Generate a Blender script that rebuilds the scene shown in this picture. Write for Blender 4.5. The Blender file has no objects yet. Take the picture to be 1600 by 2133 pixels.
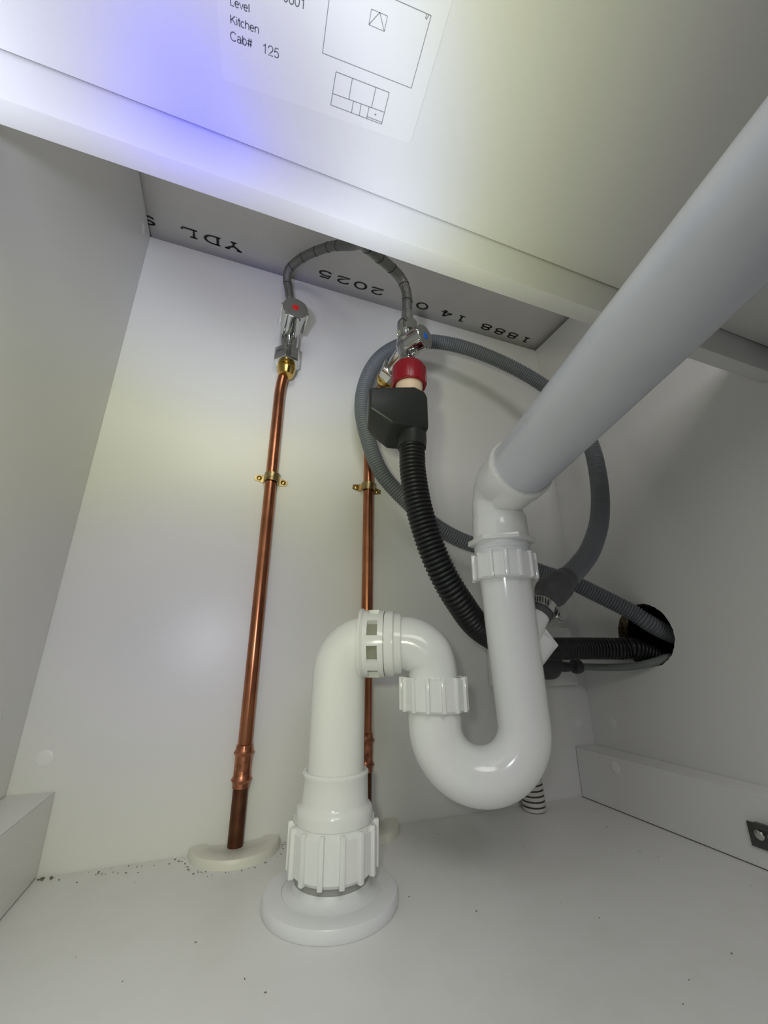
import bpy, bmesh, math, random
from mathutils import Vector, Matrix, Quaternion

# ------------------------------------------------------------------ camera
sc = bpy.context.scene
COL = sc.collection
cam = bpy.data.cameras.new('camera')
cam.sensor_fit = 'HORIZONTAL'
cam.sensor_width = 36.0
cam.lens = 849.73 / 1600 * 36.0
cam.clip_start = 0.01
cam_o = bpy.data.objects.new('camera', cam)
COL.objects.link(cam_o)
_r = Vector((0.93827691, -0.34588351, -0.0010201))
_u = Vector((-0.11236845, -0.3076081, 0.9448548))
_f = Vector((0.32712348, 0.88642081, 0.32748797))
_c = Vector((0.17304419, -0.53, 0.1892106))
cam_o.matrix_world = Matrix(((_r.x, _u.x, -_f.x, _c.x), (_r.y, _u.y, -_f.y, _c.y), (_r.z, _u.z, -_f.z, _c.z), (0, 0, 0, 1)))
sc.camera = cam_o

# ------------------------------------------------------------------ world, lamps, exposure
W, H, D = 0.6993, 0.7731, 0.575      # cabinet inside: width, height to the worktop, depth
SHELF = 0.508
sc.view_settings.view_transform = 'Standard'
sc.view_settings.look = 'None'
sc.view_settings.gamma = 1.0
sc.view_settings.use_curve_mapping = False
sc.view_settings.exposure = 0.0
world = bpy.data.worlds.new('room')
sc.world = world
world.use_nodes = True
world.node_tree.nodes['Background'].inputs[0].default_value = (0.93, 0.96, 1.0, 1)
world.node_tree.nodes['Background'].inputs[1].default_value = 0.012


def torch(name, loc, target, power, radius, stops):
    """A hand torch: blue-white core, white beam, yellowish outer ring (as cheap white LEDs throw)."""
    l = bpy.data.lights.new(name, 'SPOT')
    l.energy = power
    l.shadow_soft_size = radius
    l.spot_size = math.radians(176)
    l.spot_blend = 0.3
    o = bpy.data.objects.new(name, l)
    COL.objects.link(o)
    o.location = loc
    aim = (Vector(target) - Vector(loc)).normalized()
    o.rotation_euler = aim.to_track_quat('-Z', 'Y').to_euler()
    l.use_nodes = True
    nt = l.node_tree
    em = nt.nodes['Emission']
    geo = nt.nodes.new('ShaderNodeNewGeometry')
    dot = nt.nodes.new('ShaderNodeVectorMath')
    dot.operation = 'DOT_PRODUCT'
    dot.inputs[1].default_value = aim
    nt.links.new(geo.outputs['Incoming'], dot.inputs[0])
    ac = nt.nodes.new('ShaderNodeMath')
    ac.operation = 'ARCCOSINE'
    nt.links.new(dot.outputs['Value'], ac.inputs[0])
    mul = nt.nodes.new('ShaderNodeMath')
    mul.operation = 'MULTIPLY'
    mul.inputs[1].default_value = 180 / math.pi / 90
    nt.links.new(ac.outputs[0], mul.inputs[0])
    ramp = nt.nodes.new('ShaderNodeValToRGB')
    cr = ramp.color_ramp
    cr.interpolation = 'LINEAR'
    while len(cr.elements) < len(stops):
        cr.elements.new(0.5)
    for e, (deg, colr) in zip(cr.elements, stops):
        e.position = deg / 90
        e.color = (*colr, 1)
    nt.links.new(mul.outputs[0], ramp.inputs[0])
    nt.links.new(ramp.outputs[0], em.inputs['Color'])
    return o


TORCH_BEAM = [(0, (0.100, 0.100, 0.850)), (4, (0.175, 0.167, 0.583)), (8, (0.233, 0.233, 0.375)), (12, (0.317, 0.325, 0.408)), (16, (0.500, 0.525, 0.617)), (20, (0.500, 0.529, 0.575)),
              (26, (0.345, 0.362, 0.225)), (32, (0.200, 0.208, 0.121)), (40, (0.067, 0.065, 0.050)), (50, (0.005, 0.005, 0.008)), (90, (0.003, 0.003, 0.004))]
PHONE_BEAM = [(0, (0.567, 0.550, 0.667)), (10, (0.717, 0.700, 0.767)), (20, (0.710, 0.735, 0.480)), (30, (0.467, 0.500, 0.367)), (40, (0.267, 0.273, 0.283)), (50, (0.010, 0.010, 0.010)), (90, (0.003, 0.003, 0.003))]
torch('torch', (0.060, -0.600, 0.200), (0.116, -0.341, 0.508), 12.0, 0.020, TORCH_BEAM)
torch('phone_light', (0.130, -0.560, 0.220), (0.120, 0, 0.220), 3.0, 0.010, PHONE_BEAM)
kl = bpy.data.lights.new('front_fill_light', 'AREA')  # unseen area light, added out in front to fill the cabinet
kl.energy = 4.3
kl.color = (1.0, .98, .95)
kl.size = .5
klo = bpy.data.objects.new('front_fill_light', kl)
COL.objects.link(klo)
klo.location = (.1, -1.1, .9)
klo.rotation_euler = (Vector((.3, -.15, .25)) - Vector((.1, -1.1, .9))).to_track_quat('-Z', 'Y').to_euler()

rnd = random.Random(4)

# ------------------------------------------------------------------ materials


def mat(name, col, rough=.5, metal=0.0, spec=.5, noise=None, bump=None, coat=0.0):
    m = bpy.data.materials.new(name)
    m.use_nodes = True
    nt = m.node_tree
    b = nt.nodes['Principled BSDF']
    b.inputs['Base Color'].default_value = (*col, 1)
    b.inputs['Roughness'].default_value = rough
    b.inputs['Metallic'].default_value = metal
    b.inputs['Specular IOR Level'].default_value = spec
    if coat:
        b.inputs['Coat Weight'].default_value = coat
        b.inputs['Coat Roughness'].default_value = .1
    tc = None
    if noise or bump:
        tc = nt.nodes.new('ShaderNodeTexCoord')
    if noise:                                  # (scale, colour 2, low, high)
        n = nt.nodes.new('ShaderNodeTexNoise')
        n.inputs['Scale'].default_value = noise[0]
        n.inputs['Detail'].default_value = 4
        nt.links.new(tc.outputs['Object'], n.inputs['Vector'])
        r = nt.nodes.new('ShaderNodeValToRGB')
        r.color_ramp.elements[0].position = noise[2]
        r.color_ramp.elements[1].position = noise[3]
        r.color_ramp.elements[0].color = (*col, 1)
        r.color_ramp.elements[1].color = (*noise[1], 1)
        nt.links.new(n.outputs[0], r.inputs[0])
        nt.links.new(r.outputs[0], b.inputs['Base Color'])
    if bump:                                   # (scale, strength)
        n2 = nt.nodes.new('ShaderNodeTexNoise')
        n2.inputs['Scale'].default_value = bump[0]
        n2.inputs['Detail'].default_value = 2
        nt.links.new(tc.outputs['Object'], n2.inputs['Vector'])
        bp = nt.nodes.new('ShaderNodeBump')
        bp.inputs['Strength'].default_value = bump[1]
        bp.inputs['Distance'].default_value = .001
        nt.links.new(n2.outputs[0], bp.inputs['Height'])
        nt.links.new(bp.outputs[0], b.inputs['Normal'])
    return m


M_BOARD = mat('white_melamine', (.79, .79, .785), .33, bump=(900, .04))
M_FLOOR = mat('white_melamine_floor', (.80, .80, .79), .40, noise=(30, (.77, .77, .75), .45, .8), bump=(900, .05))
M_TOP = mat('worktop_underside', (.78, .77, .76), .5, noise=(14, (.72, .71, .69), .35, .75))
M_EDGE = mat('white_edge_band', (.84, .84, .84), .25)
M_CHIP = mat('chipboard_edge', (.34, .26, .13), .9, noise=(220, (.14, .10, .05), .4, .6), bump=(400, .6))
M_PVC = mat('white_pvc', (.83, .84, .83), .13, bump=(60, .02))
M_PVCM = mat('white_pvc_matt', (.79, .80, .82), .3)
M_GREY = mat('grey_pvc_pipe', (.62, .64, .70), .24, noise=(25, (.56, .58, .64), .5, .8), bump=(240, .05))
M_RING = mat('grey_rubber_ring', (.36, .36, .34), .6)
M_SEAL = mat('olive_seal', (.30, .30, .24), .6)
M_BRACKET = mat('dark_zinc', (.11, .11, .11), .45, .7)
M_COPPER = mat('copper', (.50, .205, .105), .28, 1.0, noise=(38, (.32, .125, .065), .35, .75))
M_COPPERD = mat('tarnished_copper', (.17, .075, .04), .42, .9, noise=(60, (.10, .04, .022), .3, .7))
M_SOLDER = mat('coupling_copper', (.56, .23, .13), .3, 1.0, noise=(120, (.30, .115, .065), .35, .7), bump=(300, .3))
M_BRASS = mat('brass', (.62, .43, .13), .2, 1.0)
M_CLIP = mat('brassy_clip', (.50, .38, .17), .35, 1.0, noise=(140, (.25, .19, .10), .4, .7))
M_CHROME = mat('chrome', (.58, .59, .57), .11, 1.0)
M_STEEL = mat('steel', (.50, .50, .49), .32, 1.0)
M_KNOB = mat('satin_chrome_face', (.33, .34, .32), .35, .8)
M_BLACK = mat('black_hose', (.008, .0095, .011), .4)
M_BOX = mat('charcoal_plastic', (.021, .024, .025), .42, bump=(400, .05))
M_HOSE = mat('grey_hose', (.165, .18, .20), .45)
M_HOSED = mat('grey_hose_dark', (.10, .11, .12), .45)
M_BOOT = mat('grey_rubber', (.085, .085, .092), .6)
M_RED = mat('red_plastic', (.24, .004, .012), .35)
M_REDDOT = mat('red_dot', (.75, .02, .02), .3)
M_BLUEDOT = mat('blue_dot', (.01, .11, .55), .3)
M_CREAM = mat('cream_plastic', (.72, .55, .42), .45)
M_IVORY = mat('ivory_plastic', (.76, .75, .68), .4)
M_INK = mat('print_ink', (.035, .033, .035), .6)
M_INKG = mat('grey_print_ink', (.12, .12, .14), .6)
M_LINE = mat('fine_drawing_ink', (.27, .28, .29), .6)
M_PAPER = mat('label_paper', (.83, .83, .82), .4)
M_PLUG = mat('grey_plug', (.055, .062, .062), .5)
M_CABLE = mat('pale_grey_cable', (.20, .22, .21), .5)
M_DIRT = mat('dirt', (.20, .17, .13), .9)
M_DARK = mat('void_shade', (.02, .02, .02), .9)  # shade of the enclosed voids put into the base colour
M_CAP = mat('white_cover_cap', (.85, .85, .86), .35)
M_SOCKET = mat('white_faceplate', (.80, .80, .79), .3)

# braided steel: fine woven relief
M_BRAID = mat('braided_steel', (.25, .25, .24), .38, .85)
_nt = M_BRAID.node_tree
_tc = _nt.nodes.new('ShaderNodeTexCoord')
_vo = _nt.nodes.new('ShaderNodeTexVoronoi')
_vo.inputs['Scale'].default_value = 900
_nt.links.new(_tc.outputs['Object'], _vo.inputs['Vector'])
_bp = _nt.nodes.new('ShaderNodeBump')
_bp.inputs['Strength'].default_value = .6
_bp.inputs['Distance'].default_value = .0008
_nt.links.new(_vo.outputs['Distance'], _bp.inputs['Height'])
_nt.links.new(_bp.outputs[0], _nt.nodes['Principled BSDF'].inputs['Normal'])

# ------------------------------------------------------------------ helpers


def tag(o, label=None, cat=None, group=None, kind=None):
    if label:
        o['label'] = label
    if cat:
        o['category'] = cat
    if group:
        o['group'] = group
    if kind:
        o['kind'] = kind
    return o


def empty(name, loc, label, cat, group=None):
    o = bpy.data.objects.new(name, None)
    o.empty_display_size = .01
    COL.objects.link(o)
    o.location = loc
    return tag(o, label, cat, group)


def link(name, me, parent=None):
    o = bpy.data.objects.new(name, me)
    COL.objects.link(o)
    if parent:
        o.parent = parent
        wl = Vector((0, 0, 0))
        p = parent
        while p:
            wl += p.location
            p = p.parent
        o.location = -wl                      # meshes are written in world coordinates
    return o


def finish(name, bm, material, parent=None, smooth=35):
    bmesh.ops.recalc_face_normals(bm, faces=bm.faces)
    me = bpy.data.meshes.new(name)
    bm.to_mesh(me)
    bm.free()
    mats = material if isinstance(material, (list, tuple)) else [material]
    for m in mats:
        me.materials.append(m)
    if smooth:
        for p in me.polygons:
            p.use_smooth = True
        me.set_sharp_from_angle(angle=math.radians(smooth))
    return link(name, me, parent)


def bm_new():
    return bmesh.new()


def add_box(bm, lo, hi, bev=0.0, seg=2, mtx=None):
    x0, y0, z0 = lo
    x1, y1, z1 = hi
    tmp = bmesh.new()
    v = [tmp.verts.new(p) for p in ((x0, y0, z0), (x1, y0, z0), (x1, y1, z0), (x0, y1, z0), (x0, y0, z1), (x1, y0, z1), (x1, y1, z1), (x0, y1, z1))]
    for f in ((3, 2, 1, 0), (4, 5, 6, 7), (0, 1, 5, 4), (1, 2, 6, 5), (2, 3, 7, 6), (3, 0, 4, 7)):
        tmp.faces.new([v[i] for i in f])
    if bev:
        bmesh.ops.bevel(tmp, geom=tmp.edges[:], offset=bev, segments=seg, affect='EDGES', profile=.5)
    merge(bm, tmp, mtx)


def merge(bm, tmp, mtx=None):
    if mtx:
        bmesh.ops.transform(tmp, matrix=mtx, verts=tmp.verts[:])
    me = bpy.data.meshes.new('tmp')
    tmp.to_mesh(me)
    tmp.free()
    bm.from_mesh(me)
    bpy.data.meshes.remove(me)


def axis_frame(origin, axis, hint=None):
    z = Vector(axis).normalized()
    h = Vector(hint) if hint else (Vector((1, 0, 0)) if abs(z.x) < .9 else Vector((0, 1, 0)))
    x = (h - z * h.dot(z)).normalized()
    y = z.cross(x)
    o = Vector(origin)
    return Matrix(((x.x, y.x, z.x, o.x), (x.y, y.y, z.y, o.y), (x.z, y.z, z.z, o.z), (0, 0, 0, 1)))


def add_lathe(bm, prof, mtx, n=48, closed=False, phase=0.0, cap=True):
    """prof: (radius, height) list turned about the local Z of mtx; closed joins the last ring to the first."""
    rings = []
    for r, z in prof:
        rings.append([bm.verts.new(mtx @ Vector((r * math.cos(2 * math.pi * i / n + phase), r * math.sin(2 * math.pi * i / n + phase), z))) for i in range(n)])
    k = len(rings)
    for a in range(k if closed else k - 1):
        A, B = rings[a], rings[(a + 1) % k]
        for i in range(n):
            j = (i + 1) % n
            bm.faces.new((A[i], A[j], B[j], B[i]))
    if cap and not closed:
        bm.faces.new(rings[0][::-1])
        bm.faces.new(rings[-1])


def spline(pts, step):
    """Catmull-Rom through pts, resampled every step metres."""
    P = [Vector(p) for p in pts]
    P = [P[0] * 2 - P[1]] + P + [P[-1] * 2 - P[-2]]
    dense = []
    for i in range(1, len(P) - 2):
        p0, p1, p2, p3 = P[i - 1:i + 3]
        for k in range(40):
            t = k / 40
            dense.append(.5 * ((2 * p1) + (p2 - p0) * t + (2 * p0 - 5 * p1 + 4 * p2 - p3) * t * t + (3 * p1 - p0 - 3 * p2 + p3) * t ** 3))
    dense.append(P[-2])
    return resample(dense, step)


def resample(dense, step):
    L = [0]
    for a, b in zip(dense, dense[1:]):
        L.append(L[-1] + (b - a).length)
    n = max(2, int(round(L[-1] / step)))
    out, k = [], 0
    for i in range(n + 1):
        s = L[-1] * i / n
        while k < len(L) - 2 and L[k + 1] < s:
            k += 1
        d = L[k + 1] - L[k]
        out.append(dense[k].lerp(dense[k + 1], 0 if d == 0 else (s - L[k]) / d))
    return out


def arc_path(pts, radii, seg=14):
    """Polyline with rounded corners."""
    P = [Vector(p) for p in pts]
    out = [P[0]]
    for i in range(1, len(P) - 1):
        a, b, c = P[i - 1], P[i], P[i + 1]
        d1, d2 = (a - b).normalized(), (c - b).normalized()
        ang = math.acos(max(-1, min(1, d1.dot(d2))))
        R = radii[i - 1]
        t = R / math.tan(ang / 2)
        cen = b + (d1 + d2).normalized() * (R / math.sin(ang / 2))
        s, e = b + d1 * t - cen, b + d2 * t - cen
        tot = s.angle(e)
        ax = s.cross(e).normalized()
        for k in range(seg + 1):
            out.append(cen + Quaternion(ax, tot * k / seg) @ s)
    out.append(P[-1])
    return out


def add_tube(bm, path, rad, n=24, cap=True, mat_of=None):
    """Sweep a circle; rad is a number or f(arc length, total)."""
    path = [Vector(p) for p in path]
    L = [0]
    for a, b in zip(path, path[1:]):
        L.append(L[-1] + (b - a).length)
    T = []
    for i in range(len(path)):
        a, b = path[max(i - 1, 0)], path[min(i + 1, len(path) - 1)]
        T.append((b - a).normalized())
    x = Vector((0, 0, 1)) if abs(T[0].z) < .8 else Vector((1, 0, 0))
    x = (x - T[0] * x.dot(T[0])).normalized()
    prev = None
    first = None
    for i, p in enumerate(path):
        x = (x - T[i] * x.dot(T[i])).normalized()
        y = T[i].cross(x)
        r = rad(L[i], L[-1]) if callable(rad) else rad
        ring = [bm.verts.new(p + x * (r * math.cos(2 * math.pi * k / n)) + y * (r * math.sin(2 * math.pi * k / n))) for k in range(n)]
        if prev:
            for k in range(n):
                j = (k + 1) % n
                f = bm.faces.new((prev[k], prev[j], ring[j], ring[k]))
                if mat_of:
                    f.material_index = mat_of(i)
        else:
            first = ring
        prev = ring
    if cap:
        bm.faces.new(first[::-1])
        bm.faces.new(prev)


def ridged(path_pts, r, depth, pitch, n=20, start=0.0, stop=0.0):
    """A corrugated hose wall: real ridges along the path."""
    bm = bm_new()
    path = spline(path_pts, pitch / 5)
    steps = len(path) - 1

    def rad(s, tot):
        if s < start or s > tot - stop:
            return r - depth * .4
        k = int(round(s / tot * steps)) % 5
        return r - depth * (1.0, .30, 0.0, 0.0, .30)[k]
    add_tube(bm, path, rad, n)
    return bm


def add_prism(bm, pts, h, mtx, bev=0.0):
    """Extrude a 2-D outline (local XY) by h along local Z."""
    tmp = bmesh.new()
    a = [tmp.verts.new((x, y, 0)) for x, y in pts]
    b = [tmp.verts.new((x, y, h)) for x, y in pts]
    tmp.faces.new(a[::-1])
    tmp.faces.new(b)
    for i in range(len(pts)):
        j = (i + 1) % len(pts)
        tmp.faces.new((a[i], a[j], b[j], b[i]))
    if bev:
        bmesh.ops.recalc_face_normals(tmp, faces=tmp.faces)
        bmesh.ops.bevel(tmp, geom=tmp.edges[:], offset=bev, segments=3, affect='EDGES', profile=.5)
    merge(bm, tmp, mtx)


def hexa(r, phase=0.0):
    return [(r * math.cos(math.pi / 3 * i + phase), r * math.sin(math.pi / 3 * i + phase)) for i in range(6)]


def add_ribbed_nut(bm, mtx, r, h, rib, n_ribs, r_in, w=.0038, phase=0.0, chamfer=.0015):
    add_lathe(bm, [(r_in, 0), (r - chamfer, 0), (r, chamfer), (r, h - chamfer), (r - chamfer, h), (r_in, h)], mtx, 56, closed=True)
    for i in range(n_ribs):
        a = 2 * math.pi * i / n_ribs + phase
        rm = mtx @ Matrix.Rotation(a, 4, 'Z')
        add_box(bm, (r - .002, -w / 2, .0004), (r + rib, w / 2, h + .0004), bev=.0008, seg=2, mtx=rm)


# ------------------------------------------------------------------ the cabinet shell
T = 0.018
GAP = 0.0011                                   # open joints between the boards


def slab(name, lo, hi, material, kind='structure', parent=None, bev=.0006):
    bm = bm_new()
    add_box(bm, lo, hi, bev, 1)
    o = finish(name, bm, material, parent, 40)
    if kind:
        o['kind'] = kind
    return o


slab('floor', (-.02, -D, -T), (W + .02, -GAP, 0), M_FLOOR)
slab('wall_back', (-.02, 0, -.03), (W + .02, T, H), M_BOARD)
slab('wall_left', (-T, -D, GAP), (0, -.0002, H), M_BOARD)
TOP = H + .0115                                 # the worktop sits a finger's width above the wall boards
slab('ceiling', (-.07, -D - .03, TOP), (W + .30, .07, TOP + .03), M_TOP)
bm = bm_new()
add_box(bm, (-.07, .05, -T), (W + .30, .07, TOP))
add_box(bm, (-.07, -D, -T), (-.055, .05, TOP))
tag(finish('trim_2', bm, M_DARK), kind='structure')  # backing behind the wall-top gaps, coloured near-black to read as shade
slab('baseboard_left', (.0004, -D + .001, GAP), (.0377, -.0006, .0665), M_BOARD)
slab('baseboard_right', (.6621, -D + .001, GAP), (W - .0004, -.0008, .0625), M_BOARD)

# right wall with the hole cut for the appliance hoses
HY, HZ, HR = -.1145, .2125, .0405


def holed_wall():
    bm = bm_new()
    y0, y1, z0, z1 = -D, -.0002, GAP, H
    n = 64
    angs = [2 * math.pi * i / n for i in range(n)]
    for cy, cz in ((y0, z0), (y1, z0), (y1, z1), (y0, z1)):
        angs.append(math.atan2(cz - HZ, cy - HY) % (2 * math.pi))
    angs = sorted(angs)
    rr = random.Random(9)
    circ, rect = [], []
    for a in angs:
        c, s = math.cos(a), math.sin(a)
        t = min(((y1 - HY) / c if c > 1e-9 else (y0 - HY) / c if c < -1e-9 else 1e9), ((z1 - HZ) / s if s > 1e-9 else (z0 - HZ) / s if s < -1e-9 else 1e9))
        k = HR + rr.uniform(-.0005, .0005)
        circ.append((HY + c * k, HZ + s * k))
        rect.append((HY + c * t, HZ + s * t))
    rings = []
    for x in (W, W + T):
        rings.append(([bm.verts.new((x, *p)) for p in circ], [bm.verts.new((x, *p)) for p in rect]))
    m = len(angs)
    for i in range(m):
        j = (i + 1) % m
        (ca, ra), (cb, rb) = rings
        bm.faces.new((ca[i], ra[i], ra[j], ca[j]))
        bm.faces.new((cb[i], rb[i], rb[j], cb[j]))
        bm.faces.new((ra[i], rb[i], rb[j], ra[j]))
        f = bm.faces.new((ca[i], ca[j], cb[j], cb[i]))
        f.material_index = 1
    return finish('wall_right', bm, [M_BOARD, M_CHIP], None, 20)


wr = holed_wall()
wr['kind'] = 'structure'
# the neighbouring cabinet space beyond the hole: its boards, coloured near-black for the shade inside
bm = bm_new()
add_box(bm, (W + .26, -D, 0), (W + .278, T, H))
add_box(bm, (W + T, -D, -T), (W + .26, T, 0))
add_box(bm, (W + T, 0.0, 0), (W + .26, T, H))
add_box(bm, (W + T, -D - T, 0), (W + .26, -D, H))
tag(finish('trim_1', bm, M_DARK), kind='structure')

# print on the underside of the worktop: broad-pen serif glyphs


def arcpts(cx, cy, rx, ry, a0, a1, n=14):
    return [(cx + rx * math.cos(math.radians(a0 + (a1 - a0) * i / n)), cy + ry * math.sin(math.radians(a0 + (a1 - a0) * i / n))) for i in range(n + 1)]


GLYPHS = {   # strokes in a unit box, x to the right, y up
    '1': [[(.22, .84), (.38, .88), (.52, 1.0), (.52, 0)], [(.25, .01), (.79, .01)]],
    '8': [arcpts(.5, .75, .33, .25, 0, 360, 26), arcpts(.5, .26, .40, .26, 0, 360, 26)],
    '4': [[(.68, 0), (.68, 1.0)], [(.66, 1.0), (.08, .30)], [(.04, .30), (.97, .30)], [(.5, .01), (.86, .01)]],
    '0': [arcpts(.5, .5, .42, .5, 0, 360, 30)],
    '2': [[(.12, .70)] + arcpts(.49, .72, .37, .28, 165, -20, 14) + [(.70, .45), (.08, .06), (.90, .06), (.93, .24)]],
    '5': [[(.86, .96), (.22, .96), (.16, .52)] + arcpts(.48, .33, .42, .33, 115, -150, 20)],
    'Y': [[(.05, 1.0), (.50, .48), (.50, 0)], [(.95, 1.0), (.50, .48)], [(-.05, .99), (.28, .99)], [(.72, .99), (1.05, .99)], [(.30, .01), (.70, .01)]],
    'D': [[(.18, 0), (.18, 1.0), (.45, 1.0)] + arcpts(.47, .5, .48, .5, 90, -90, 18) + [(.02, 0.0)], [(.02, .99), (.3, .99)]],
    'L': [[(.26, 1.0), (.26, .01), (.93, .01), (.97, .28)], [(.06, .99), (.50, .99)], [(.06, .01), (.3, .01)]],
    'S': [arcpts(.5, .75, .36, .25, 20, 250, 18) + arcpts(.5, .26, .40, .26, 80, -160, 18)],
}


def add_glyph(bm, ch, org, ex, ey, w, h, thick, thin, z):
    """Strokes drawn with a broad pen: upright strokes thick, level strokes thin."""
    for st in GLYPHS[ch]:
        q = [Vector((x * w, y * h)) for x, y in st]
        closed = (q[0] - q[-1]).length < 1e-6
        rows = []
        for i, pnt in enumerate(q):
            if closed:
                a, b = q[(i - 1) % (len(q) - 1)], q[(i + 1) % (len(q) - 1)]
            else:
                a, b = q[max(i - 1, 0)], q[min(i + 1, len(q) - 1)]
            t = (b - a).normalized()
            nrm = Vector((-t.y, t.x))
            hw = .5 * math.sqrt((thick * nrm.x) ** 2 + (thin * nrm.y) ** 2)
            rows.append((pnt + nrm * hw, pnt - nrm * hw))
        vs = []
        for a, b in rows:
            vs.append([bm.verts.new((org[0] + ex[0] * c.x + ey[0] * c.y, org[1] + ex[1] * c.x + ey[1] * c.y, z)) for c in (a, b)])
        for a, b in zip(vs, vs[1:]):
            bm.faces.new((a[0], a[1], b[1], b[0]))


top_print = bm_new()
for ch, xc in (('1', .660), ('8', .6285), ('8', .5985), ('8', .568), ('1', .513), ('4', .482), ('0', .433), ('4', .4025), ('2', .3475), ('0', .3175),
               ('2', .288), ('5', .2575), ('Y', .116), ('D', .0865), ('L', .0555), ('S', .0)):
    gw = .0230
    xc = .173 + (xc - .173) * 1.0197
    yb = -.0228 + .0087 * max(0, xc - .30) / .367
    add_glyph(top_print, ch, (xc + gw / 2, yb), (-1, 0), (0, 1), gw, .0126, .0044, .0024, TOP - .0004)
o = finish('printed_text', top_print, M_INK, bpy.data.objects['ceiling'], 0)
o['label'] = 'black upside-down date stamp print'
for f in o.data.polygons:
    pass

# ------------------------------------------------------------------ the low shelf with its downstand rail
shelf = empty('shelf_board', (W / 2, -.333, SHELF), 'white board spanning the cabinet overhead, with a rail along its back edge', 'shelf')
slab('panel', (.0006, -D, SHELF), (W - .0006, -.3335, SHELF + .016), M_BOARD, None, shelf)
bm = bm_new()
add_box(bm, (.0006, -.333, .4715), (W - .0006, -.3182, SHELF + .016), .0005, 2)
rail = finish('rail', bm, M_EDGE, shelf, 40)

# paper label stuck under the shelf
LO = Vector((.1337, -.3629))
LX = Vector((.9973, -.0734))
LY = Vector((-.0734, -.9973))


def lab(x, y):
    p = LO + LX * (x * .001) + LY * (y * .001)
    return p


sticker = empty('drawing_label', (.19, -.40, SHELF - .0002), 'white paper label with cabinet number and line drawing, stuck under the shelf', 'label')
bm = bm_new()
out = []
for cx, cy, a0 in ((114, 3, -90), (114, 92, 0), (3, 92, 90), (3, 3, 180)):
    for x, y in arcpts(cx, cy, 3, 3, a0, a0 + 90, 5):
        out.append((x, y))
lo = [bm.verts.new((*lab(x, y), SHELF - .00018)) for x, y in out]
hi = [bm.verts.new((*lab(x, y), SHELF - .00002)) for x, y in out]
bm.faces.new(lo)
bm.faces.new(hi[::-1])
for i in range(len(out)):
    j = (i + 1) % len(out)
    bm.faces.new((lo[i], hi[i], hi[j], lo[j]))
finish('paper', bm, M_PAPER, sticker, 0)

SANS = {   # plain grotesque letters: (advance, strokes)
    '0': (.56, [arcpts(.27, .36, .21, .36, 0, 360, 24)]),
    '6': (.56, [arcpts(.27, .22, .21, .22, 0, 360, 22), [(.06, .22)] + arcpts(.28, .36, .22, .36, 180, 50, 12)]),
    '1': (.56, [[(.12, .56), (.24, .60), (.32, .72), (.32, 0)]]),
    '2': (.56, [[(.06, .50)] + arcpts(.27, .50, .21, .22, 170, -25, 12) + [(.36, .30), (.06, .0), (.50, .0)]]),
    '5': (.56, [[(.46, .70), (.15, .70), (.09, .34)] + arcpts(.27, .23, .21, .23, 130, -150, 18)]),
    'L': (.55, [[(.08, .72), (.08, 0), (.50, 0)]]),
    'e': (.55, [[(.06, .28), (.48, .28)] + arcpts(.27, .26, .21, .26, 5, 320, 20)]),
    'v': (.50, [[(.03, .52), (.25, 0), (.47, .52)]]),
    'l': (.23, [[(.11, .72), (.11, 0)]]),
    'K': (.66, [[(.08, .72), (.08, 0)], [(.56, .72), (.08, .25)], [(.24, .41), (.60, 0)]]),
    'i': (.23, [[(.11, .52), (.11, 0)], [(.11, .72), (.11, .64)]]),
    't': (.28, [[(.13, .68), (.13, .08), (.18, .01), (.26, .01)], [(.02, .51), (.25, .51)]]),
    'c': (.50, [arcpts(.26, .26, .21, .26, 45, 315, 18)]),
    'h': (.55, [[(.08, .72), (.08, 0)], [(.08, .34)] + arcpts(.27, .34, .19, .18, 150, 0, 10) + [(.46, 0)]]),
    'n': (.55, [[(.08, .52), (.08, 0)], [(.08, .34)] + arcpts(.27, .34, .19, .18, 150, 0, 10) + [(.46, 0)]]),
    'C': (.72, [arcpts(.37, .36, .31, .36, 40, 320, 22)]),
    'a': (.55, [arcpts(.24, .15, .18, .15, 0, 360, 18), [(.08, .42)] + arcpts(.25, .37, .18, .15, 150, 0, 8) + [(.43, .06), (.50, .0)]]),
    'b': (.55, [[(.08, .72), (.08, 0)], arcpts(.27, .26, .20, .26, 0, 360, 22)]),
    '#': (.56, [[(.22, .70), (.12, 0)], [(.44, .70), (.34, 0)], [(.04, .48), (.54, .48)], [(.01, .22), (.51, .22)]]),
}


def label_text(body, x, y, size, material):
    bm = bm_new()
    for ch in body:
        adv, strokes = SANS[ch]
        GLYPHS['_'] = strokes
        p = lab(x, y)
        k = size * .001
        add_glyph(bm, '_', p, LX, LY, k, k, .00046, .00044, SHELF - .0003)
        x += adv * size
    return finish('printed_text', bm, material, sticker, 0)


for body, x, y, s in (('0601', 32.6, 41.2, 5.2), ('Level', 6.3, 32.2, 4.2), ('Kitchen', 6.0, 25.4, 4.5), ('Cab#', 5.6, 18.7, 4.9), ('125', 22.4, 18.3, 5.6)):
    label_text(body, x, y, s, M_INKG)
bm = bm_new()


def add_line(bm, a, b, w=.00036):
    a, b = Vector(a) * .001, Vector(b) * .001
    t = (b - a).normalized()
    n = Vector((-t.y, t.x)) * w / 2
    z = SHELF - .0003
    bm.faces.new([bm.verts.new((*p, z)) for p in (a + n, b + n, b - n, a - n)])


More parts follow.
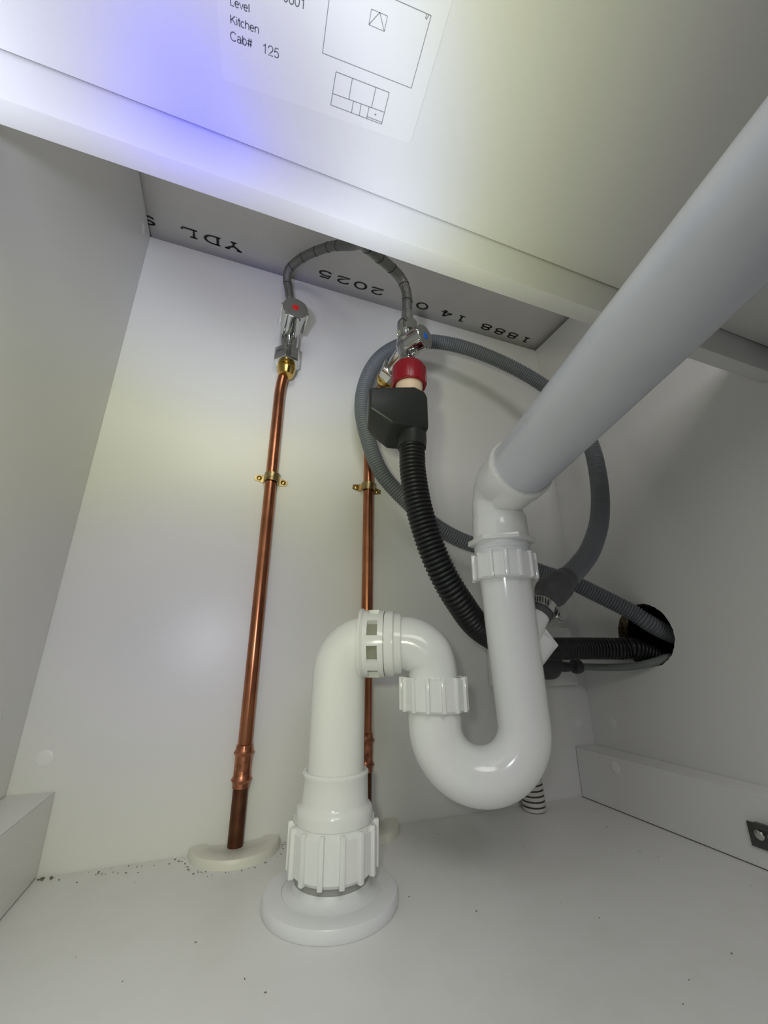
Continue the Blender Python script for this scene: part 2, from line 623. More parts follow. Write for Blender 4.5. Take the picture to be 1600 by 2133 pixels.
big = [(185.4, -418), (186.6, -394.3), (239.5, -397.7), (237.5, -428.2), (184, -424.5)]
for a, b in zip(big, big[1:]):
    add_line(bm, a, b)
add_line(bm, big[4], big[0])
sq = [(207.1, -419.5), (215.9, -420.1), (216.2, -414.2), (207.6, -413.7)]
for a, b in zip(sq, sq[1:] + sq[:1]):
    add_line(bm, a, b, .0003)
add_line(bm, sq[3], (211.6, -419.9))
add_line(bm, (211.6, -419.9), sq[2])
add_line(bm, (235.2, -428.0), (235.0, -426.4))
add_line(bm, (235.0, -426.4), (235.8, -426.2))
add_line(bm, (235.8, -426.2), (236.2, -428.0))
unit = [(195.6, -389.3), (227.9, -391.3), (228.8, -375.1), (196.2, -373.4)]
for a, b in zip(unit, unit[1:] + unit[:1]):
    add_line(bm, a, b, .0004)
for a, b in (((196, -379.1), (228.3, -381.4)), ((205.3, -389.9), (205.9, -379.8)), ((219.6, -390.8), (220.1, -380.8)), ((208.8, -380.0), (209.2, -374.1)),
             ((213.6, -380.3), (214.2, -374.3)), ((218.6, -380.7), (219, -374.6)), ((219, -375.6), (228.6, -376.1)), ((223.0, -378.6), (224.0, -378.6)), ((223.0, -378.2), (224.0, -378.2))):
    add_line(bm, a, b, .0004)
finish('line_drawing', bm, M_LINE, sticker, 0)

# ------------------------------------------------------------------ screw cover caps
CAPG = 'white screw cover caps'


def cover_cap(pos, axis, r, label):
    bm = bm_new()
    add_lathe(bm, [(r, -.0002), (r, .0003), (r * .96, .0005), (r * .5, .0006), (.0006, .0006)], axis_frame(pos, axis), 28)
    tag(finish('screw_cover_cap', bm, M_CAP, None, 40), label, 'cover cap', CAPG)


cover_cap((.0224, 0, .0947), (0, -1, 0), .0075, 'white screw cover cap low on the back wall above the left skirting rail')
cover_cap((.6757, 0, .0912), (0, -1, 0), .0068, 'white screw cover cap low on the back wall beside the right corner')
cover_cap((W, -.0378, .0951), (-1, 0, 0), .0068, 'white screw cover cap on the right wall just above the skirting rail')
cover_cap((.6621, -.065, .0495), (-1, 0, 0), .0068, 'white screw cover cap set in the face of the right skirting rail')
cover_cap((0, -.060, .1372), (1, 0, 0), .0068, 'white screw cover cap on the left wall, cut by the picture edge')
cover_cap((0, -.0301, .7518), (1, 0, 0), .0068, 'white screw cover cap high on the left wall under the worktop')

# ------------------------------------------------------------------ copper risers
def half_collar(x, label, r=.0445):
    t = empty('pipe_collar', (x, -.02, 0), label, 'pipe collar', 'half-round pipe collars on the floor')
    bm = bm_new()
    prof = [(.0085, .0), (r, .0), (r, .0045), (r - .0018, .0072), (r - .016, .0082), (r - .019, .0062), (.0085, .0052)]
    n = 36
    rows = []
    for i in range(n + 1):
        a = math.pi + math.pi * i / n
        rows.append([bm.verts.new((x + q * math.cos(a), -.0012 + q * math.sin(a), z)) for q, z in prof])
    for A, B in zip(rows, rows[1:]):
        for k in range(len(prof)):
            j = (k + 1) % len(prof)
            bm.faces.new((A[k], A[j], B[j], B[k]))
    bm.faces.new(rows[0])
    bm.faces.new(rows[-1][::-1])
    finish('collar', bm, M_IVORY, t, 40)
    return t


def pipe_clip(x, y, z, tilt, label):
    t = empty('pipe_clip', (x, 0, z), label, 'pipe clip', 'brass saddle clips on the copper pipes')
    rt = Matrix.Translation((x, 0, z)) @ Matrix.Rotation(tilt, 4, 'Y')
    bm = bm_new()
    yc = y
    R0, R1 = .0079, .0090
    outer, inner = [], []
    hw = .0215
    # strap outline in local XZ->(x, -y): flange, hump, flange
    line = [(-hw, -.0003), (-.0098, -.0003)] + [(-R1 * math.cos(math.pi * k / 14), yc - R1 * math.sin(math.pi * k / 14)) for k in range(15)] + [(.0098, -.0003), (hw, -.0003)]
    line2 = [(-hw, -.0015), (-.0101, -.0015)] + [(-(R1 + .0011) * math.cos(math.pi * k / 14), yc - (R1 + .0011) * math.sin(math.pi * k / 14)) for k in range(15)] + [(.0101, -.0015), (hw, -.0015)]
    hh = .0058
    rows = []
    for (a, b), (c, d) in zip(line, line2):
        e = hh * (.55 if abs(abs(a) - hw) < 1e-6 else 1.0)
        rows.append([bm.verts.new(rt @ Vector(v)) for v in ((a, b, -e), (a, b, e), (c, d, e), (c, d, -e))])
    for A, B in zip(rows, rows[1:]):
        for k in range(4):
            j = (k + 1) % 4
            bm.faces.new((A[k], A[j], B[j], B[k]))
    bm.faces.new(rows[0][::-1])
    bm.faces.new(rows[-1])
    finish('strap', bm, M_CLIP, t, 40)
    for s in (-1, 1):
        bm = bm_new()
        p = rt @ Vector((s * .0160, -.0014, 0))
        add_lathe(bm, [(.0034, 0), (.0034, .0004), (.0026, .0013), (.0010, .0017), (.0008, .0010), (.0002, .0010)], axis_frame(p, (0, -1, 0)), 16)
        finish('screw', bm, M_BRASS, t, 40)


def riser(name, pts, radii, label, joints, dark_top, yb):
    t = empty(name, pts[0], label, 'copper pipe', 'copper supply pipes up the back wall')
    path = arc_path(pts, radii) if radii else [Vector(p) for p in pts]
    bm = bm_new()
    add_tube(bm, path, .0075, 24)
    finish('pipe', bm, M_COPPER, t, 40)
    bm = bm_new()
    x, y = pts[0][0], pts[0][1]
    add_tube(bm, [(x, y, .001), (x, y, dark_top)], .0077, 24)
    o = finish('pipe_stub', bm, M_COPPERD, t, 40)
    o['label'] = 'dark tarnished lower end of the pipe'
    bm = bm_new()
    z0, z1 = joints
    R = .0088
    add_lathe(bm, [(.0077, z0 - .004), (R - .0002, z0 - .0035), (R, z0), (R + .0008, z0 + .002), (R + .0022, z0 + .004), (R + .0008, z0 + .006), (R, z0 + .008), (R, z1 - .008), (R + .0008, z1 - .006),
                   (R + .0022, z1 - .004), (R + .0008, z1 - .002), (R, z1), (R - .0002, z1 + .0035), (.0077, z1 + .004)], Matrix.Translation((x, y, 0)), 28)
    o = finish('coupling', bm, M_SOLDER, t, 40)
    return t


half_collar(.2055, 'ivory half-round floor collar around the left copper pipe')
half_collar(.3395, 'ivory half-round floor collar around the right copper pipe, behind the trap nut')
hot = riser('copper_pipe', [(.2045, -.0092, .001), (.2050, -.0092, .55), (.2100, -.0165, .590)], [.12], 'left copper pipe, running from the floor to the red-marked valve', (.060, .093), .059, 0)
hot_b = None
riser('copper_pipe', [(.3415, -.0092, .001), (.3413, -.0092, .5495), (.3415, -.085, .5495)], [.022], 'right copper pipe, passing behind the white trap to the blue-marked valve', (.063, .096), .060, 0)
pipe_clip(.2058, -.0092, .4102, math.radians(4), 'brass saddle clip with two screws on the left copper pipe')
pipe_clip(.3413, -.0092, .4163, math.radians(4), 'brass saddle clip with two screws on the right copper pipe')

# ------------------------------------------------------------------ hot stop valve
def knob(parent, pos, axis, r, length, dot_mat, hint, marks=False):
    fr = axis_frame(pos, axis, hint)
    bm = bm_new()
    add_lathe(bm, [(r * .80, 0), (r * .86, .001), (r * .98, length - .002), (r, length - .0006), (r * .97, length)], fr, 36, cap=True)
    for i in range(6):
        rm = fr @ Matrix.Rotation(2 * math.pi * i / 6 + .35, 4, 'Z')
        add_box(bm, (r * .80, -.0024, .0012), (r * 1.10, .0024, length - .0016), bev=.0008, mtx=rm)
    k = finish('handle', bm, M_CHROME, parent, 35)
    bm = bm_new()
    add_lathe(bm, [(r * .95, length - .0003), (r * .95, length + .0004), (r * .80, length + .0006), (.0004, length + .0006)], fr, 36)
    finish('handle_face', bm, M_KNOB, k, 35)
    bm = bm_new()
    add_lathe(bm, [(r * .27, length), (r * .27, length + .0011), (r * .18, length + .0016), (.0002, length + .0017)], fr, 20)
    finish('colour_dot', bm, dot_mat, k, 40)
    return k


hv = empty('stop_valve', (.2105, -.018, .587), 'chrome stop valve with a red-dotted knob on the left copper pipe', 'valve')
hb = Matrix.Translation((.2105, -.0172, 0))
bm = bm_new()
add_lathe(bm, [(.0078, .5685), (.0105, .5695), (.0132, .578), (.0135, .5815), (.0108, .5830), (.0108, .5850), (.0128, .5855), (.0128, .5880), (.009, .5885)], hb, 40)
finish('brass_nut', bm, M_BRASS, hv, 40)
bm = bm_new()
add_prism(bm, hexa(.0198, .25), .0225, Matrix.Translation((.2105, -.0178, .5885)), .0014)
finish('hex_nut', bm, M_CHROME, hv, 30)
bm = bm_new()
add_lathe(bm, [(.0115, .609), (.0120, .612), (.0140, .625), (.0138, .662), (.0108, .668), (.0085, .672), (.0082, .690)], Matrix.Translation((.2105, -.0185, 0)), 40)
add_tube(bm, [(.2105, -.0185, .649), (.2105, -.046, .649)], .0098, 32)
finish('valve_body', bm, M_CHROME, hv, 40)
bm = bm_new()
add_prism(bm, hexa(.0105, .1), .012, Matrix.Translation((.2080, -.0190, .689)), .0008)
finish('outlet_nut', bm, M_CHROME, hv, 30)
kn = knob(hv, (.2105, -.029, .645), (.03, -1, .06), .0178, .039, M_REDDOT, (0, 0, 1))
bm = bm_new()
fr = axis_frame((.2105, -.029, .645), (.03, -1, .06), (1, 0, 0))
for i, a in enumerate((-150, -132, -114, -96, -66, -48, -34)):      # tiny raised marks on the knob face
    rm = fr @ Matrix.Rotation(math.radians(a - 0), 4, 'Z')
    add_box(bm, (.0100, -.0006, .0393), (.0130, .0005, .0400), mtx=rm)
finish('embossed_mark', bm, M_STEEL, kn, 0)

# cold angled stop valve with its appliance outlet
cv = empty('stop_valve', (.344, -.15, .525), 'chrome angled stop valve with a blue-dotted knob above the red nut', 'valve')
bm = bm_new()
cfr = axis_frame((.3415, -.078, .5495), (0, -1, 0))
add_lathe(bm, [(.0078, -.004), (.0110, -.002), (.0138, .004), (.0138, .009), (.0112, .0105), (.0112, .0125), (.0130, .013), (.0130, .0155), (.009, .016)], cfr, 40)
finish('brass_nut', bm, M_BRASS, cv, 40)
bm = bm_new()
add_prism(bm, hexa(.0158, .3), .018, axis_frame((.3415, -.094, .5497), (0, -1, 0)), .0012)
finish('hex_nut', bm, M_CHROME, cv, 30)
bm = bm_new()
add_tube(bm, [(.3415, -.111, .5497), (.3435, -.150, .5497)], .0105, 28)
add_lathe(bm, [(.0112, .522), (.0112, .5295), (.0098, .531), (.0092, .534), (.0105, .540), (.0135, .552), (.0125, .562), (.0098, .567), (.0092, .574)], Matrix.Translation((.344, -.15, 0)), 36)
finish('valve_body', bm, M_CHROME, cv, 40)
bm = bm_new()
add_lathe(bm, [(.0100, .5715), (.0128, .5725), (.0131, .576), (.0131, .588), (.0124, .5895), (.0100, .590)], Matrix.Translation((.3450, -.15, 0)), 36)
finish('outlet_nut', bm, M_CHROME, cv, 40)
knob(cv, (.3440, -.156, .5500), (.47, -.87, -.04), .0145, .025, M_BLUEDOT, (0, 0, 1))

# ------------------------------------------------------------------ braided tails to the tap
def braided(label, pts, sleeves):
    t = empty('braided_hose', pts[0], label, 'hose', 'braided steel tap hoses')
    path = spline(pts, .003)
    bm = bm_new()
    add_tube(bm, path, .0066, 18)
    finish('hose', bm, M_BRAID, t, 60)
    bm = bm_new()
    add_tube(bm, path[:max(3, int(sleeves / .003))], lambda s, tot: .0076 if s < tot * .9 else .0071, 24)
    finish('ferrule', bm, M_STEEL, t, 40)
    L = 0
    last = path[0]
    k = 0
    nxt = .035
    for i, p in enumerate(path[:-2]):                       # dark tracer bands every few centimetres
        L += (p - last).length
        last = p
        if L > nxt and k < 6:
            bm = bm_new()
            d = (path[i + 1] - path[i - 1]).normalized()
            d = (d + Vector((.25, 0, .1))).normalized()
            add_lathe(bm, [(.0067, -.0005), (.0071, -.0004), (.0071, .0004), (.0067, .0005)], axis_frame(p, d), 20, closed=True)
            finish('tracer_band', bm, M_BLACK, t, 40)
            nxt += .026
            k += 1
    return t


braided('braided hose arching from the red-marked valve up behind the shelf rail',
        [(.2080, -.0190, .701), (.2050, -.0195, .716), (.2022, -.0200, .7298), (.1985, -.0240, .7445), (.2014, -.0350, .7560), (.2212, -.0600, .7600), (.2510, -.1000, .7441), (.2766, -.1500, .6993), (.292, -.200, .674),
         (.300, -.236, .690), (.301, -.242, .73), (.301, -.242, .7835)], .014)
braided('braided hose arching from the blue-marked valve up behind the shelf rail',
        [(.3450, -.150, .590), (.3458, -.1500, .6090), (.3455, -.1500, .6412), (.3354, -.1550, .6571), (.3160, -.1650, .6590), (.2900, -.1800, .6526), (.2630, -.2030, .640), (.252, -.230, .650), (.252, -.240, .69), (.252, -.240, .7835)], .022)

# ------------------------------------------------------------------ appliance inlet hose with its safety box
ih = empty('inlet_hose', (.345, -.152, .488), 'black ridged inlet hose hanging from a charcoal box and red nut under the blue-marked valve', 'hose')
bm = bm_new()
rf = Matrix.Translation((.3450, -.152, .4915))
add_lathe(bm, [(.0175, .0), (.0198, .0), (.0206, .002), (.0206, .0245), (.0180, .0290), (.0112, .0300), (.0112, .026), (.0175, .024)], rf, 40, closed=True)
for i in range(8):
    rm = rf @ Matrix.Rotation(2 * math.pi * i / 8 + .2, 4, 'Z')
    add_box(bm, (.0190, -.0040, .001), (.0210, .0040, .0250), bev=.0009, mtx=rm)
finish('nut', bm, M_RED, ih, 40)
bm = bm_new()
add_lathe(bm, [(.0140, .470), (.0150, .478), (.0158, .4885), (.0165, .490), (.0165, .500), (.013, .503)], Matrix.Translation((.3450, -.152, 0)), 36)
finish('neck', bm, M_CREAM, ih, 40)
# box: outline in X,Z with the corner cut away low on its left, deep in Y, its lower front edges sloped
bm = bm_new()
fx = [(.2900, .4650), (.3440, .4795), (.3560, .4755), (.3590, .4690), (.3590, .4300), (.3160, .4265), (.2905, .4395)]   # front face
bx = [(.3050, .4720), (.3460, .4800), (.3600, .4760), (.3670, .4690), (.3690, .4205), (.3250, .4165), (.3040, .4300)]   # back outline, deeper and lower
rows = []
for y, o, s in ((-.171, fx, 1), (-.166, [(x + (.002 if x > .35 else -.0006 if x < .30 else 0), z - .0015 if z < .45 else z) for x, z in fx], 1), (-.136, [(x * .5 + a * .5 + (.001 if x > .35 else 0), z * .35 + b * .65) for (x, z), (a, b) in zip(fx, bx)], 1), (-.128, bx, 1)):
    rows.append([bm.verts.new((x, y, z)) for x, z in o])
for A, B in zip(rows, rows[1:]):
    for k in range(len(A)):
        j = (k + 1) % len(A)
        bm.faces.new((A[k], A[j], B[j], B[k]))
bm.faces.new(rows[0])
bm.faces.new(rows[-1][::-1])
bmesh.ops.recalc_face_normals(bm, faces=bm.faces)
bmesh.ops.bevel(bm, geom=[e for e in bm.edges if e.calc_face_angle(0) > .5], offset=.0026, segments=3, affect='EDGES', profile=.5)
finish('safety_box', bm, M_BOX, ih, 35)
bm = bm_new()
add_tube(bm, [(.3468, -.1515, .432), (.3466, -.1520, .418), (.3462, -.1525, .409)], lambda s, tot: .0170 if s < tot * .9 else .0160, 32)
finish('collar', bm, M_BOX, ih, 40)
inlet = [(.3463, -.1522, .412), (.3462, -.1530, .400), (.3459, -.1540, .3809), (.3502, -.1560, .3411), (.3602, -.1580, .3014), (.3737, -.1590, .2680), (.3948, -.1550, .2388), (.4265, -.1400, .2149),
         (.4872, -.1050, .1993), (.5654, -.0700, .1950), (.6345, -.0680, .1955), (.6835, -.0850, .1950), (.7100, -.0960, .1925), (.80, -.108, .160)]
finish('hose', ridged(inlet, .0146, .0019, .0046, 24), M_BLACK, ih, 70)

# ------------------------------------------------------------------ drain hose: from the hole, round in a tall loop, to the trap
dh = empty('drain_hose', (W, -.12, .22), 'long grey ridged drain hose looping high behind the valves', 'hose')
drain = [(.800, -.130, .200), (.735, -.1285, .2120), (.7019, -.1240, .2262), (.6860, -.1130, .2420), (.6567, -.0950, .2636), (.6179, -.0770, .2868), (.5820, -.0620, .3006), (.5264, -.0500, .3251), (.4675, -.0450, .3402), (.4243, -.0430, .3609), (.3847, -.0400, .3927), (.3518, -.0360, .4297),
         (.3330, -.0330, .4772), (.3222, -.0320, .5315), (.3284, -.0340, .5824), (.3485, -.0380, .6250), (.3838, -.0440, .6557), (.4257, -.0500, .6703), (.4822, -.0600, .6685), (.5483, -.0700, .6506),
         (.6090, -.0850, .6147), (.6503, -.1050, .5608), (.6476, -.1300, .4827), (.6265, -.1500, .4096), (.5979, -.1650, .3499), (.5595, -.1800, .3056), (.5286, -.1880, .2804), (.4994, -.1950, .2622), (.487, -.1975, .2560)]
finish('hose', ridged(drain, .0113, .0019, .0036, 20), M_HOSE, dh, 70)
bm = bm_new()
boot = spline([(.5010, -.1946, .2632), (.4900, -.1970, .2575), (.4760, -.2000, .2490), (.4660, -.2030, .2410), (.4580, -.2050, .2330), (.4500, -.2050, .2232)], .0015)


def boot_r(s, tot):
    u = s / tot
    if u < .12:
        return .0125
    if u < .30:
        return .0125 + (.0162 - .0125) * math.sin((u - .12) / .18 * math.pi / 2)
    if u < .50:
        return .0162
    if u < .68:
        return .0162 - (.0162 - .0118) * math.sin((u - .50) / .18 * math.pi / 2) ** 2
    return .0118


add_tube(bm, boot, boot_r, 28)
finish('end_boot', bm, M_BOOT, dh, 50)

hc = empty('hose_clamp', (.459, -.205, .233), 'steel worm-drive clamp around the drain hose boot beside the trap', 'clamp')
cdir = Vector((.0160, .002, .0188)).normalized()
cf = axis_frame((.4560, -.2050, .2305), cdir, (0, -1, 0))
bm = bm_new()
add_lathe(bm, [(.0120, -.0045), (.0131, -.0045), (.0131, .0045), (.0120, .0045)], cf, 40, closed=True)
finish('band', bm, M_STEEL, hc, 40)
bm = bm_new()
for i in range(-9, 10):
    if abs(i) < 2:
        continue
    rm = cf @ Matrix.Rotation(math.radians(i * 11), 4, 'Z') @ Matrix.Rotation(.35, 4, 'X')
    add_box(bm, (.0129, -.0005, -.0030), (.01335, .0005, .0030), mtx=rm)
finish('band_slots', bm, M_BLACK, hc, 0)
bm = bm_new()
sf = cf @ Matrix.Rotation(math.radians(75), 4, 'Z')
add_box(bm, (.0120, -.0070, -.0050), (.0190, .0070, .0050), .001, mtx=sf)
add_tube(bm, [sf @ Vector((.0165, -.0105, 0)), sf @ Vector((.0165, .0115, 0))], .0036, 14)
finish('screw_housing', bm, M_STEEL, hc, 40)

# ------------------------------------------------------------------ the white waste trap
# floor flange
ff = empty('floor_flange', (.2755, -.1265, 0), 'round white flange plate on the floor under the trap', 'flange')
FC = Matrix.Translation((.2757, -.1265, 0))
bm = bm_new()
add_lathe(bm, [(.0255, .0002), (.0540, .0002), (.0546, .0015), (.0546, .0062), (.0534, .0086), (.0500, .0094), (.0400, .0098), (.0392, .0092), (.0350, .0100), (.0322, .0118), (.0312, .0150), (.0306, .0165), (.0255, .0165)], FC, 72, closed=True)
finish('plate', bm, M_PVCM, ff, 30)
bm = bm_new()
add_lathe(bm, [(.0255, .0162), (.0303, .0162), (.0308, .0175), (.0308, .0240), (.0255, .0240)], FC, 56, closed=True)
finish('rubber_ring', bm, M_RING, ff, 30)

tr = empty('waste_trap', (.2757, -.1290, .017), 'glossy white plastic S-shaped waste trap in the middle of the cabinet', 'trap')
LP = Vector((.2757, -.1285, 0))
MP = Vector((.3556, -.165, 0))
RP = Vector((.4255, -.1985, 0))
ZH = .1985
hd = (MP - LP).normalized()
Lm = Matrix.Translation(LP)
# lower nut
bm = bm_new()
add_ribbed_nut(bm, Matrix.Translation(LP + Vector((0, 0, .0225))), .0352, .0335, .0028, 14, .027, .0042, .18, .003)
finish('ribbed_nut', bm, M_PVC, tr, 35)
# socket sleeve with its shoulder and lip
bm = bm_new()
add_lathe(bm, [(.0250, .036), (.0318, .036), (.0318, .0565), (.0324, .0572), (.0326, .0640), (.0322, .0660), (.0312, .0676), (.0298, .0688), (.0289, .0700), (.0286, .0720), (.0282, .0895), (.0288, .0905), (.0288, .0922), (.0276, .0935), (.0250, .0935)], Lm, 60, closed=True)
finish('socket_sleeve', bm, M_PVC, tr, 35)
# upright and first bend
bm = bm_new()
RB = .0272
path = arc_path([LP + Vector((0, 0, .05)), LP + Vector((0, 0, ZH)), LP + hd * .050 + Vector((0, 0, ZH))], [RB], 18)
add_tube(bm, path, .0247, 48)
finish('upright_bend', bm, M_PVC, tr, 60)
# slotted coupling ring: a wide band with recessed windows
cf2 = axis_frame(LP + Vector((0, 0, ZH)), hd, (0, 0, 1))
bm = bm_new()
RC = .0308
nseg = 64
slots = set()
for c in range(1, nseg, 8):
    for k in range(5):
        slots.add((c + k) % nseg)
zs = [.0205, .0225, .0250, .0290, .0385, .0435]
rr_ = [RC + .0012, RC + .0016, RC, RC, RC, RC - .0004]
rings = [[bm.verts.new(cf2 @ Vector((r * math.cos(2 * math.pi * i / nseg), r * math.sin(2 * math.pi * i / nseg), z))) for i in range(nseg)] for r, z in zip(rr_, zs)]
inn = [[bm.verts.new(cf2 @ Vector((r * math.cos(2 * math.pi * i / nseg), r * math.sin(2 * math.pi * i / nseg), z))) for i in range(nseg)] for r, z in ((RC - .0052, .0290), (RC - .0052, .0385))]
end_a = [bm.verts.new(cf2 @ Vector((.0250 * math.cos(2 * math.pi * i / nseg), .0250 * math.sin(2 * math.pi * i / nseg), .0205))) for i in range(nseg)]
end_b = [bm.verts.new(cf2 @ Vector((.0250 * math.cos(2 * math.pi * i / nseg), .0250 * math.sin(2 * math.pi * i / nseg), .0435))) for i in range(nseg)]
for i in range(nseg):
    j = (i + 1) % nseg
    bm.faces.new((end_a[i], end_a[j], rings[0][j], rings[0][i]))
    bm.faces.new((end_b[i], end_b[j], rings[-1][j], rings[-1][i]))
    for k in range(5):
        if k == 3 and i in slots:
            a, b, c, d = rings[3][i], rings[3][j], rings[4][j], rings[4][i]
            e, f, g, h = inn[0][i], inn[0][j], inn[1][j], inn[1][i]
            bm.faces.new((e, f, g, h)).material_index = 1
            bm.faces.new((a, b, f, e))
            bm.faces.new((d, c, g, h))
            if (i - 1) % nseg not in slots:
                bm.faces.new((a, e, h, d))
            if j not in slots:
                bm.faces.new((b, f, g, c))
        else:
            bm.faces.new((rings[k][i], rings[k][j], rings[k + 1][j], rings[k + 1][i]))
finish('slotted_coupling', bm, [M_PVC, M_SEAL], tr, 30)
bm = bm_new()
add_lathe(bm, [(.0245, .0440), (.0290, .0440), (.0298, .0455), (.0298, .0520), (.0280, .0535), (.0272, .0590), (.0262, .0600), (.0235, .0600)], cf2, 56, closed=True)
finish('coupling_collar', bm, M_PVC, tr, 30)
# second bend down to the middle nut
bm = bm_new()
path = arc_path([LP + hd * .046 + Vector((0, 0, ZH)), MP + Vector((0, 0, ZH)), MP + Vector((0, 0, .150))], [.0262], 18)
add_tube(bm, path, lambda s, tot: .0245 if s < tot * .52 else (.0245 - .0020 * min(1, (s / tot - .52) / .12)), 48)
finish('down_bend', bm, M_PVC, tr, 60)
bm = bm_new()
add_ribbed_nut(bm, Matrix.Translation(MP + Vector((0, 0, .1405))), .0290, .0282, .0024, 14, .0215, .0034, .05, .002)
finish('ribbed_nut', bm, M_PVC, tr, 35)
# the U
bm = bm_new()
hv2 = (RP - MP)
RU = hv2.length / 2
topR = Vector((.4120, -.2100, .2700))
path = [MP + Vector((0, 0, .150)), MP + Vector((0, 0, .1395))]
for k in range(0, 29):
    a = math.pi * k / 28
    path.append(MP + hv2.normalized() * (RU * (1 - math.cos(a))) + Vector((0, 0, .129 - RU * math.sin(a))))
base = RP + Vector((0, 0, .129))
for k in range(1, 13):
    path.append(base.lerp(topR, k / 12))
add_tube(bm, path, lambda s, tot: .0241 - .0016 * min(1, s / tot / .5) + .0011 * max(0, min(1, (s / tot - .55) / .4)), 52)
finish('u_bend', bm, M_PVC, tr, 60)
# upper nut, threaded neck, hex flange, adapter
Rm = Matrix.Translation((.4120, -.2100, 0))
bm = bm_new()
add_ribbed_nut(bm, Matrix.Translation((.4122, -.2100, .2530)), .0283, .0240, .0023, 14, .0215, .0034, .12, .002)
finish('ribbed_nut', bm, M_PVC, tr, 35)
bm = bm_new()
add_lathe(bm, [(.0250, .276), (.0262, .2790), (.0250, .2804), (.0262, .2818), (.0250, .2832), (.0262, .2846), (.0250, .2860), (.0250, .290), (.020, .290), (.020, .276)], Rm, 48, closed=True)
finish('threaded_neck', bm, M_PVCM, tr, 30)
bm = bm_new()
add_prism(bm, hexa(.0318, .42), .0050, Matrix.Translation((.4120, -.2100, .2882)), .0008)
finish('hex_flange', bm, M_PVC, tr, 30)
# two hose spigots low on the right limb: one taken by the drain hose, one capped
s_dir = Vector((.62, .06, .78)).normalized()
bm = bm_new()
add_tube(bm, [Vector((.4160, -.2070, .184)), Vector((.4455, -.2050, .2180)), Vector((.4530, -.2050, .2270))], lambda s, tot: .0128 if s < tot * .55 else .0108, 28)
finish('hose_spigot', bm, M_PVC, tr, 40)
bm = bm_new()
a, b = Vector((.4200, -.2050, .1720)), Vector((.4520, -.2070, .1990))
add_tube(bm, [a, a.lerp(b, .9), b], lambda s, tot: .0118 - .0012 * s / tot, 28)
sp = finish('capped_spigot', bm, M_PVC, tr, 40)
bm = bm_new()
tf = axis_frame(b - (b - a).normalized() * .001, b - a, (0, 1, 0))
add_box(bm, (-.0045, -.0100, 0), (.0055, .0100, .0085), .001, mtx=tf)
finish('cap_tab', bm, M_PVC, sp, 40)

# push-fit elbow and long grey pipe
GD = Vector((.1415, .9802, -.1384)).normalized()
GP = Vector((.415, -.2065, .3427))
el = empty('pipe_elbow', (.412, -.21, .292), 'white push-fit elbow joining the trap to the grey pipe', 'pipe fitting')
bm = bm_new()
add_lathe(bm, [(.0200, .2918), (.0258, .2918), (.0262, .2935), (.0260, .3130), (.0252, .3155), (.0240, .3162), (.0200, .3162)], Rm, 56, closed=True)
finish('lower_socket', bm, M_PVC, el, 30)
bm = bm_new()
path = arc_path([Vector((.4112, -.2100, .312)), Vector((.4105, -.2100, .3400)), GP - GD * .050], [.022], 16)
add_tube(bm, path, lambda s, tot: .0243 if s < tot * .30 else .0243 + .0058 * min(1, (s / tot - .30) / .35), 52)
finish('bend', bm, M_PVC, el, 60)
bm = bm_new()
ef = axis_frame(GP - GD * .036, -GD)
add_lathe(bm, [(.0270, .000), (.0306, .001), (.0309, .010), (.0309, .0142), (.0305, .0155), (.0290, .0159), (.0279, .0158), (.0278, .008), (.0270, .0)], ef, 60, closed=True)
finish('socket_rim', bm, M_PVC, el, 30)

gp = empty('grey_pipe', GP - GD * .05, 'long grey waste pipe slanting across the upper right towards the front', 'pipe')
bm = bm_new()
e = GP - GD * .345
path = arc_path([GP - GD * .040, e, Vector((e.x, e.y - .002, SHELF - .0004))], [.045], 16)
add_tube(bm, path, .0276, 56)
finish('pipe', bm, M_GREY, gp, 60)

# ------------------------------------------------------------------ power socket, plug, flexible conduit
so = empty('power_socket', (.598, 0, .18), 'white double power socket on the back wall behind the trap', 'power socket')
bm = bm_new()
add_box(bm, (.5245, -.0100, .1440), (.6760, -.0004, .2260), .0025, 3)
finish('faceplate', bm, M_SOCKET, so, 35)
for sx in (.566, .638):
    bm = bm_new()
    add_box(bm, (sx - .006, -.0125, .205), (sx + .006, -.0095, .217), .001)
    finish('rocker', bm, M_PVCM, so, 35)
pl = empty('power_plug', (.615, -.03, .172), 'dark grey power plug with a pale cable in the socket behind the trap', 'plug')
bm = bm_new()
add_lathe(bm, [(.0180, 0), (.0225, .002), (.0235, .010), (.0225, .024), (.0170, .030), (.004, .031)], axis_frame((.6060, -.0105, .1770), (0, -1, 0)), 36)
finish('plug_body', bm, M_PLUG, pl, 40)
bm = bm_new()
add_tube(bm, spline([(.622, -.030, .1720), (.634, -.031, .1705), (.645, -.032, .1708), (.656, -.034, .1715)], .0009), lambda s, tot: .0075 - .0020 * s / tot - (.0014 if int(s / .0028) % 2 else 0), 20)
finish('strain_relief', bm, M_PLUG, pl, 60)
bm = bm_new()
add_lathe(bm, [(.004, 0), (.0095, .001), (.0105, .006), (.0095, .011), (.004, .012)], axis_frame((.6480, -.0325, .1710), (1, -.1, .03)), 24)
finish('cord_grip', bm, M_PLUG, pl, 40)
bm = bm_new()
add_tube(bm, spline([(.655, -.034, .1712), (.668, -.045, .1705), (.680, -.068, .1705), (.690, -.098, .1728), (.6985, -.124, .1790), (.715, -.134, .184), (.76, -.136, .178)], .004), .0048, 16)
finish('cable', bm, M_CABLE, pl, 60)

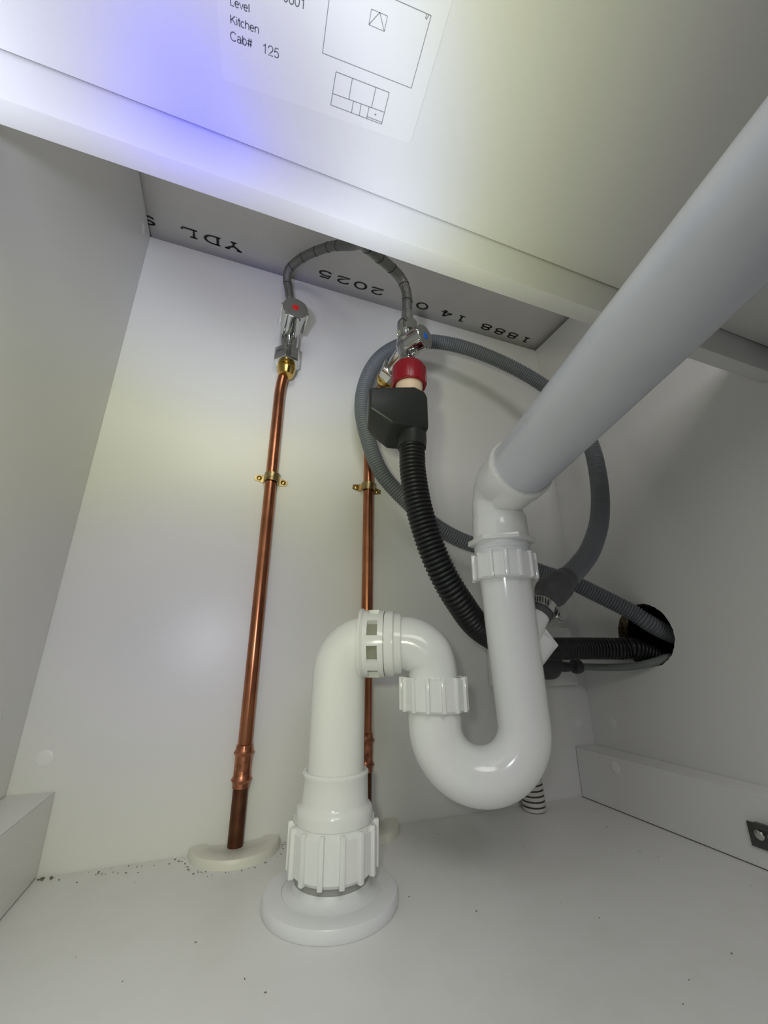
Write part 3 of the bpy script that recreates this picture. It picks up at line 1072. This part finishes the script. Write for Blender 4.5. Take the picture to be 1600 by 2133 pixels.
bm = bm_new()
cpts = [(.5660, -.0185, .0005), (.5645, -.0190, .030), (.5600, -.0190, .072), (.5560, -.0185, .105), (.5540, -.0170, .1325), (.5540, -.0160, .1440)]
pitch = .0060
path = spline(cpts, pitch / 6)
add_tube(bm, path, lambda s, tot: .0142 - (.0009 if int(round(s / (pitch / 6))) % 6 == 0 else 0), 24, True, lambda i: 1 if i % 6 in (0, 1) else 0)
tag(finish('flexible_conduit', bm, [mat('white_conduit', (.62, .61, .57), .5), mat('conduit_groove', (.05, .05, .05), .7)], None, 70), 'white ribbed flexible conduit with dark grooves rising from the floor behind the trap', 'conduit')

# ------------------------------------------------------------------ hinge plate on the right skirting rail
hp = empty('metal_bracket', (.660, -.235, .03), 'grey metal bracket plate on the right skirting rail, cut by the picture edge', 'bracket')
bm = bm_new()
add_box(bm, (.6600, -.2750, .0175), (.6619, -.2120, .0375), .0006, mtx=None)
finish('plate', bm, M_BRACKET, hp, 40)
bm = bm_new()
add_box(bm, (.6545, -.2760, .0350), (.6602, -.2200, .0395), .0012)
finish('channel', bm, M_BRACKET, hp, 40)
for y in (-.2215, -.232):
    bm = bm_new()
    add_lathe(bm, [(.0042, 0), (.0042, .0008), (.0030, .0018), (.0004, .0020)], axis_frame((.6600, y, .0290), (-1, 0, 0)), 18)
    finish('screw', bm, M_CHROME, hp, 40)

# ------------------------------------------------------------------ crumbs of dust and drillings on the floor
bm = bm_new()


def crumb(x, y, s, z=0.0):
    mt = Matrix.Translation((x, y, z + s * .35)) @ Matrix.Rotation(rnd.uniform(0, 6.28), 4, 'Z') @ Matrix.Diagonal((s * rnd.uniform(.6, 1.5), s * rnd.uniform(.5, .9), s * .5, 1))
    tmp = bmesh.new()
    bmesh.ops.create_icosphere(tmp, subdivisions=1, radius=1)
    for v in tmp.verts:
        v.co *= rnd.uniform(.7, 1.2)
    merge(bm, tmp, mt)


for _ in range(46):
    crumb(rnd.uniform(.05, .26), -abs(rnd.gauss(0, .012)) - .003, rnd.uniform(.0004, .0011))
for _ in range(40):
    a = rnd.uniform(math.pi, 2 * math.pi)
    q = .0465 + abs(rnd.gauss(0, .004))
    crumb(.2055 + q * math.cos(a), q * math.sin(a) - .002, rnd.uniform(.0004, .0010))
for _ in range(26):
    crumb(rnd.uniform(.05, .62), rnd.uniform(-.30, -.02), rnd.uniform(.0004, .0009))
for _ in range(8):
    crumb(.0400 + rnd.uniform(0, .012), -.003 - rnd.uniform(0, .004), rnd.uniform(.0010, .0019))
tag(finish('floor_debris', bm, M_DIRT, None, 0), 'scattered dark dust crumbs along the floor by the back wall', 'debris', None, 'stuff')
